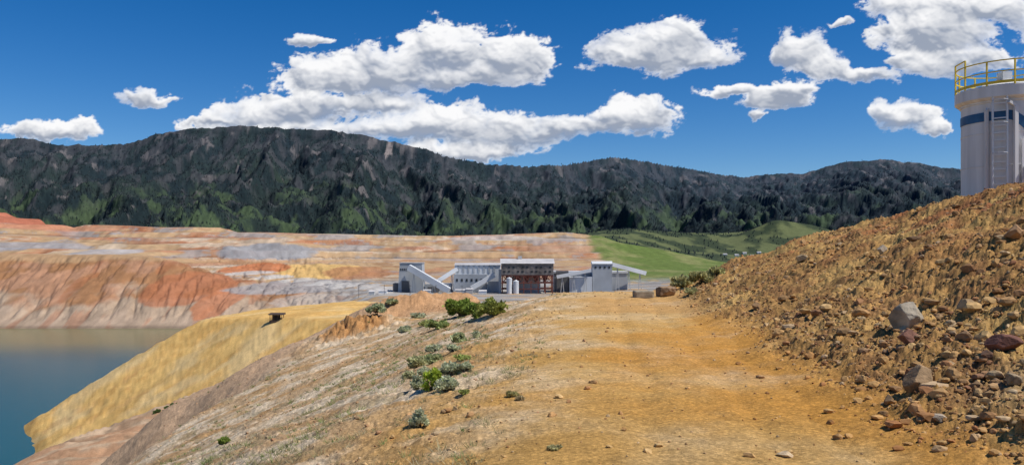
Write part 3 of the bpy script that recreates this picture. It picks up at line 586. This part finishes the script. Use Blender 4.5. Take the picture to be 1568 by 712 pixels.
beams(tw,'pipes',[(pol(-.40,Rt+.12,gz-1),pol(-.40,Rt+.12,6.55),.13,.13),(pol(.18,Rt+.14,gz-1),pol(.18,Rt+.14,6.7),.16,.16),(pol(.32,Rt+.10,gz-1),pol(.32,Rt+.10,5.2),.09,.09),(pol(-.40,Rt+.12,6.55),pol(-.40,Rt-.1,6.75),.13,.13),(pol(.18,Rt+.14,6.7),pol(0.05,Rt+.3,6.9),.12,.12)],pw)
p=pol(.42,Rt+.12,0); box(tw,'control_box',p[0]-.18,p[0]+.18,p[1]-.1,p[1]+.1,3.3,3.9,alu)
seg=[];nR=12
for i in range(nR):
    a=2*math.pi*(i+.3)/nR; seg.append((pol(a,Rt+.24,7.7),pol(a,Rt+.24,8.85),.06,.06)); a2=2*math.pi*(i+1.3)/nR
    am_=(a+a2)/2
    for zz in (7.86,8.35,8.85):
        r_=Rt+.24; seg.append((pol(a,r_,zz),pol(am_,r_,zz),.05,.05 if zz>8 else .13)); seg.append((pol(am_,r_,zz),pol(a2,r_,zz),.05,.05 if zz>8 else .13))
a=2*math.pi*(9.3)/nR; a2=2*math.pi*10.3/nR
for q in (a,a2): seg.append((pol(q,Rt+.24,8.85),pol(q,Rt+.24,9.15),.06,.06))
seg.append((pol(a,Rt+.24,9.15),pol(a2,Rt+.24,9.15),.05,.05))
beams(tw,'guard_rail',seg,yel)
box(tw,'roof_vent',cx-.35,cx+.1,cy-.3,cy+.2,8.1,8.65,pw); 
sx,sy=cx-.1,cy-5.; s0=H(sx,sy); b=group('stair_handrail',(sx,sy,s0)); seg=[]
for i in range(4):
    xx=sx+i*.7; g0=H(xx,sy); seg.append(((xx,sy,g0-.2),(xx,sy,s0+.5+i*.35),.05,.05))
seg.append(((sx,sy,s0+.5),(sx+2.1,sy,s0+1.55),.05,.05)); seg.append(((sx,sy,s0+.2),(sx+2.1,sy,s0+1.25),.04,.04)); beams(b,'rails',seg,yel)
for i,(u,v) in enumerate([(1128,392),(1140,389),(1152,393),(1162,388),(1176,391),(1190,387),(1204,390),(1110,391)]):
    x,y,zz=pixel_hit(u,v,2050,2900,800); b=group('distant_house',(x,y,zz)); box(b,'walls',x-6,x+6,y-4,y+4,zz-2,zz+3.5,wht); prism(b,'roof',x-6.6,x+6.6,y-4.6,y+4.6,zz+3.52,zz+6,rof); box(b,'door',x-.6,x+.6,y-4.05,y-3.9,zz,zz+2.2,drk)
    box(b,'window',x+2,x+3.6,y-4.05,y-3.9,zz+1,zz+2.4,drk)
print('objects',time.time()-T0)
# ------------------------------------------------------------------ sun, world, camera
el=math.radians(56); az=math.radians(110)
S=Vector((math.sin(az)*math.cos(el),math.cos(az)*math.cos(el),math.sin(el)))
sl=bpy.data.lights.new('sun','SUN'); sl.energy=4.8; sl.angle=math.radians(.5); sl.color=(1,.95,.87)
so=bpy.data.objects.new('sun',sl); so.rotation_euler=S.to_track_quat('Z','Y').to_euler(); bpy.context.scene.collection.objects.link(so)
w=bpy.data.worlds.new('World'); bpy.context.scene.world=w; w.use_nodes=True; nt=w.node_tree; bg=nt.nodes['Background']
sk=nt.nodes.new('ShaderNodeTexSky'); sk.sky_type='NISHITA'; sk.sun_disc=False; sk.sun_elevation=el; sk.sun_rotation=az; sk.altitude=1700; sk.air_density=1.0; sk.dust_density=.1; sk.ozone_density=3.5
hs=nt.nodes.new('ShaderNodeHueSaturation'); hs.inputs['Saturation'].default_value=1.40; hs.inputs['Hue'].default_value=.507
nt.links.new(sk.outputs[0],hs.inputs['Color']); nt.links.new(hs.outputs[0],bg.inputs[0]); bg.inputs[1].default_value=.10
cam=bpy.data.cameras.new('camera'); co=bpy.data.objects.new('camera',cam); bpy.context.scene.collection.objects.link(co)
cam.sensor_width=36; cam.lens=36*F/1568; co.location=(0,0,0); co.rotation_euler=(math.pi/2,0,0); cam.shift_y=(HV-356)/1568; cam.clip_start=.1; cam.clip_end=30000
bpy.context.scene.camera=co
vs=bpy.context.scene.view_settings; vs.view_transform='Standard'; vs.look='None'; vs.exposure=0; vs.gamma=1
# ------------------------------------------------------------------ sky dome with cumulus
tt=np.linspace(-1.1,1.1,1750); ee=np.linspace(-.01,.46,400); E,T=np.meshgrid(ee,tt,indexing='ij')
U=T*F+CU; Vv=HV-E*F
CL=[(90,203,78,22),(60,205,45,20),(115,196,35,18),(232,152,50,18),(475,64,36,10),
(400,178,100,34),(470,165,60,40),(520,120,110,40),(600,110,110,52),(690,85,110,50),(790,95,72,50),(720,120,130,26),(560,160,120,22),
(610,200,190,30),(760,205,95,46),(700,195,90,40),(330,187,40,12),(850,200,60,20),(905,190,60,16),(975,180,78,40),(690,235,140,16),(420,200,140,18),
(1010,80,118,48),(1040,62,70,40),(960,92,70,26),(1075,95,55,25),
(1225,82,50,42),(1260,105,56,30),(1120,140,60,14),(1180,155,60,26),(1200,140,50,20),(1330,118,56,15),(1165,180,22,8),
(1440,50,110,62),(1385,10,90,30),(1500,15,110,40),(1480,95,90,34),(1420,100,60,30),(1385,183,70,28),(1360,172,40,24),(1440,195,34,14),(1285,35,24,8),
(-120,150,90,40),(-300,90,150,60),(1720,120,120,50),(1900,60,150,60),(1680,30,100,40)]
wu=fbm(U/80,Vv/60,5,201,gain=.58)*34; wv=fbm(U/70,Vv/50,5,205,gain=.58)*21
U2=U+wu;V2=Vv+wv
field=np.full(U.shape,-3.0); low=np.zeros(U.shape); wsum=np.full(U.shape,1e-6)
for (a,b,ru,rv) in CL:
    dv=(V2-b); rr=np.where(dv>0,rv*.72,rv); d=1-np.sqrt(((U2-a)/ru)**2+(dv/rr)**2)
    field=np.logaddexp(field*7,d*7)/7
    wgt=np.exp(np.clip(d,-2,1)*5); low+=wgt*(dv/rv); wsum+=wgt
low/=wsum
puff=fbm(U2/44,V2/36,6,211,gain=.58,kind=1); wisp=fbm(U/70+4,Vv/34,7,221,gain=.68)
bot=ss(-.1,.5,low)
Fd=field+.40*puff*(1-.5*bot)+(.42+.46*bot)*wisp-.03
soft=.14+.40*ss(-.2,.4,fbm(U/110,Vv/80,3,227))+.30*bot
alpha=np.clip(1-np.exp(-np.clip(Fd,0,None)/(soft*.45)*1.3),0,1)*ss(0,.16,Fd)
hg=np.sqrt(np.clip(Fd,0,2))*26+fbm(U2/70,V2/52,4,231,gain=.48,kind=1)*30+fbm(U2/20,V2/16,3,237,gain=.5,kind=1)*1.6
def blur(a_,n_):
    for _ in range(n_): a_=(a_*2+np.roll(a_,1,0)+np.roll(a_,-1,0)+np.roll(a_,1,1)+np.roll(a_,-1,1))/6
    return a_
hg=blur(hg,2)
du=(tt[1]-tt[0])*F; dvp=(ee[1]-ee[0])*F
gy,gx=np.gradient(hg,dvp,du)
nn=np.sqrt(gx*gx+gy*gy+1); lit=(-gx*.30-gy*.62+.62)/nn
shd=0
for kx,ky in ((4,4),(8,9),(14,16),(22,26)):
    o=np.roll(np.roll(hg,-kx,1),-ky,0); shd=shd+np.clip(o-hg-ky*.25,0,14)/14*.25
shd=blur(shd,4)
sh=np.clip(.52+.6*(lit-.55),0,1)
dep=ss(-.6,.3,low+.6*fbm(U/70,Vv/44,5,241,gain=.6))*ss(.05,.45,Fd)
dark=np.clip(.80*dep+.48*(1-sh)+.7*shd-.24,0,1)*.95
thin=ss(.25,.0,Fd); dark=dark*(1-.6*thin)
colr=C(.97,.97,.98)*(1-dark)[...,None]+C(.29,.34,.44)*dark[...,None]
cc=np.concatenate([colr.reshape(-1,3),alpha.reshape(-1,1)],1)
R=9000.; q=R/np.sqrt(T*T+1+E*E); V3=np.stack([T*q,q,E*q],-1).reshape(-1,3)
m=bpy.data.materials.new('cloud_sky'); m.use_nodes=True; nt=m.node_tree; nt.nodes.clear()
out=nt.nodes.new('ShaderNodeOutputMaterial'); mx=nt.nodes.new('ShaderNodeMixShader'); tr=nt.nodes.new('ShaderNodeBsdfTransparent'); em=nt.nodes.new('ShaderNodeEmission'); at=nt.nodes.new('ShaderNodeAttribute'); at.attribute_name='Col'
nt.links.new(at.outputs['Alpha'],mx.inputs[0]); nt.links.new(tr.outputs[0],mx.inputs[1]); nt.links.new(em.outputs[0],mx.inputs[2]); nt.links.new(at.outputs['Color'],em.inputs['Color']); nt.links.new(mx.outputs[0],out.inputs[0])
mesh('sky',V3,gridfaces(len(ee),len(tt)),m,cc,smooth=True)
print('done',time.time()-T0)
